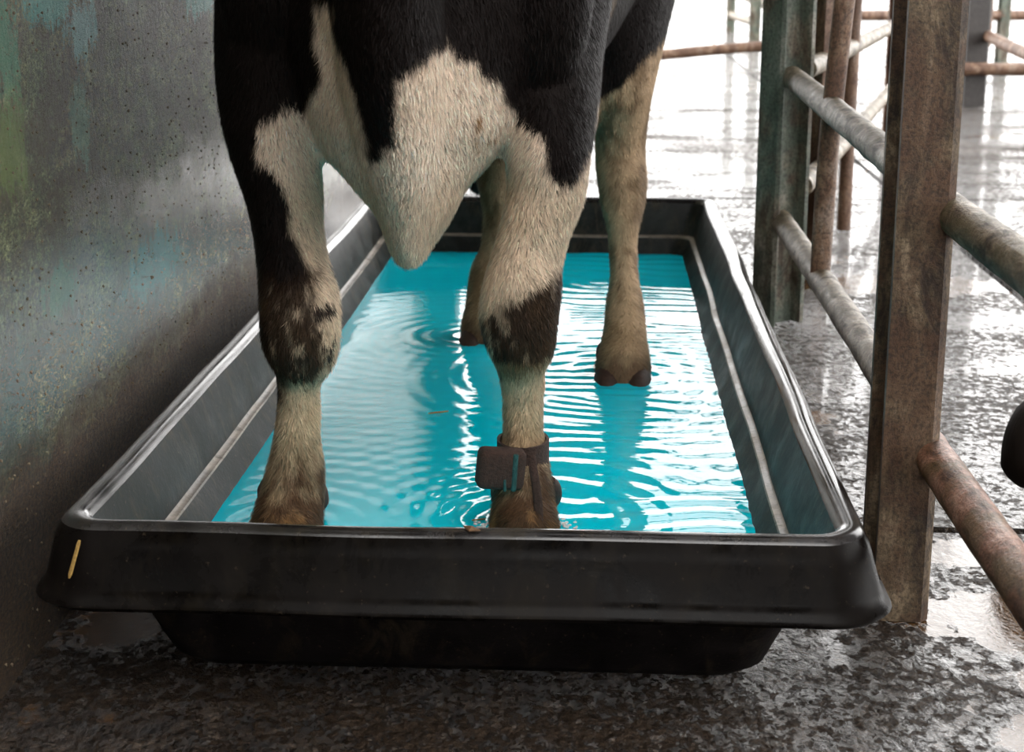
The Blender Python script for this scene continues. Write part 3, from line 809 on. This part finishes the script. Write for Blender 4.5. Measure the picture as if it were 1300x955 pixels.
rail([(.405,3.48,.232),(.408,2.9,.228),(.410,2.3,.224),(.408,1.98,.218)], .0235, 'rail', M_rail, fence, lump=.0004)
rail([(.412,1.90,.212),(.418,1.6,.208),(.425,1.2,.206),(.43,.5,.205),(.43,-.6,.205)], .0245, 'rail', M_rail_rust, fence, lump=.0004)
rail([(.406,2.84,.235),(.412,2.84,.5),(.432,2.84,.85),(.44,2.84,1.3)], .0185, 'upright_pipe', M_pipe, fence)
# off-frame near post that carries the rails towards the camera
ibeam(.445, -.55, 2.1, .068, .13, .014, 0).build('post', M_post, fence, False)

# fence that turns away to the right behind the far post
f2 = empty('steel_fence', (.9, 5.0, 0))
tag(f2, 'pipe fence slanting away to the right behind the green stained post', 'fence')
rail([(.457,3.56,.555),(.66,4.4,.540),(1.057,6.0,.524),(1.3,7.0,.52)], .0235, 'rail', M_rail, f2)
rail([(.46,3.56,.293),(.66,4.4,.275),(1.05,6.0,.262),(1.3,7.0,.26)], .0235, 'rail', M_rail, f2)
rail([(.735,4.7,.0),(.735,4.7,.6),(.74,4.7,1.3)], .021, 'upright_pipe', M_pipe, f2)
ibeam(.545, 3.95, 1.6, .05, .08, .01, .5).build('post', M_pipe, f2, False)
ibeam(1.3, 7.05, 1.6, .06, .10, .01, .4).build('post', M_pipe, f2, False)

# distant fences and the barn column
f3 = empty('steel_fence', (2.1, 8.6, 0))
tag(f3, 'distant dark post with low rails at the upper right of the photo', 'fence')
ibeam(1.98, 8.62, 2.6, .13, .14, .02, .2).build('post', M_beam, f3, False)
rail([(1.78,8.5,.205),(2.2,8.5,.203),(3.4,8.5,.20)], .034, 'rail', M_pipe, f3)
rail([(2.06,8.75,.375),(1.98,7.7,.35),(1.95,7.1,.34)], .030, 'rail', M_pipe, f3)
rail([(2.09,8.8,.30),(2.09,8.8,.7),(2.09,8.8,1.3)], .026, 'upright_pipe', M_pipe, f3)
ibeam(3.4, 8.55, 1.6, .1, .1, .015, 0).build('post', M_beam, f3, False)
ibeam(1.95, 7.05, .45, .06, .06, .01, 0).build('post', M_pipe, f3, False)
f5 = empty('steel_fence', (2.9, 10.8, 0))
tag(f5, 'pale far upright and crossbar behind the distant dark post', 'fence')
ibeam(2.72, 11.0, 1.5, .07, .07, .012, .2).build('post', M_postfar, f5, False)
rail([(1.2,10.6,.40),(1.9,10.8,.39),(2.72,11.0,.385),(4.4,11.4,.38)], .035, 'rail', M_pipe, f5)
ibeam(1.2, 10.6, 1.5, .07, .07, .012, .2).build('post', M_postfar, f5, False)
ibeam(4.4, 11.4, 1.5, .07, .07, .012, .2).build('post', M_postfar, f5, False)
f4 = empty('steel_fence', (.6, 9.0, 0))
tag(f4, 'single low pipe rail crossing the bright floor beside the cow\'s flank', 'fence')
rail([(-.6,8.8,.16),(.392,9.0,.245),(.908,9.0,.289),(1.35,9.0,.30)], .030, 'rail', M_pipe, f4)
ibeam(1.38, 9.02, 1.5, .06, .06, .01, 0).build('post', M_pipe, f4, False)
ibeam(-.62, 8.8, 1.2, .06, .06, .01, 0).build('post', M_pipe, f4, False)
f6 = empty('steel_fence', (1.4, 15.6, 0))
tag(f6, 'furthest pair of stubby posts with short rails at the top of the photo', 'fence')
ibeam(1.34, 16.6, 1.5, .09, .09, .015, 0).build('post', M_postfar, f6, False)
ibeam(1.43, 14.95, 1.5, .10, .10, .015, 0).build('post', M_postfar, f6, False)
rail([(1.1,17.2,.42),(1.34,16.6,.40),(1.55,14.95,.32),(1.75,13.6,.28)], .045, 'rail', M_rail, f6)
rail([(1.34,16.6,.17),(1.43,14.95,.16)], .04, 'rail', M_rail, f6, m=6)
ibeam(1.75, 13.55, .5, .09, .09, .015, 0).build('post', M_postfar, f6, False)

# ================================================================== SMALL BITS
def stalk(name, a, b, r, mat, label, cat, grp=None, sag=.002):
    a = np.array(a); b = np.array(b); m = (a+b)/2; m[2] += sag
    v, f = tube(spline(np.array([a, m, b]), 8), [r*.7]+[r]*6+[r*.5], 6)
    o = MB().add(v, f).build(name, mat); tag(o, label, cat, grp); return o
stalk('straw_stalk', (-.550,1.560,.196), (-.560,1.548,.157), .0022, M_straw, 'golden straw stuck on the front left corner of the black rim', 'straw', sag=0)
stalk('straw_stalk', (-.270,2.44,WZ+.001), (-.238,2.455,WZ+.001), .0012, M_straw, 'thin straw floating on the liquid left of the banded leg', 'straw', sag=.0)
stalk('straw_stalk', (-.160,1.952,WZ+.001), (-.142,1.958,WZ+.001), .0010, M_straw, 'short straw floating by the near rim beside the banded hoof', 'straw', sag=.0)
V = [(-.139,1.583,RZ+.0025),(-.128,1.580,RZ+.003),(-.120,1.574,RZ+.0015),(-.129,1.576,RZ+.005),(-.132,1.572,RZ+.001)]
V += [(x, y, z-.0012) for x, y, z in V]
lf = mesh_obj('leaf_scrap', V, [(0,4,3),(0,3,1),(3,2,1),(4,2,3),(5,8,9),(5,6,8),(8,6,7),(9,8,7),(0,1,6,5),(1,2,7,6),(2,4,9,7),(4,0,5,9)], M_leaf, None, False)
tag(lf, 'curled brown leaf scrap lying on the near black rim', 'leaf')

mb = MB()
for k in range(46):
    if k % 2: cx, cy = -.142+random.gauss(0,.006), 1.935+random.gauss(0,.008)
    else: cx, cy = -.036+random.gauss(0,.007), 1.945+random.gauss(0,.010)
    r = random.uniform(.0012,.0034)
    v, f = loft(np.array([(cx,cy,WZ-.0006),(cx,cy,WZ+.0004),(cx,cy,WZ+r*.5),(cx,cy,WZ+r*.7)]), [r*.8,r,r*.75,r*.2], [r*.8,r,r*.75,r*.2], 8)
    mb.add(v, f)
fo = mb.build('foam', M_foam, wat); fo['kind'] = 'stuff'
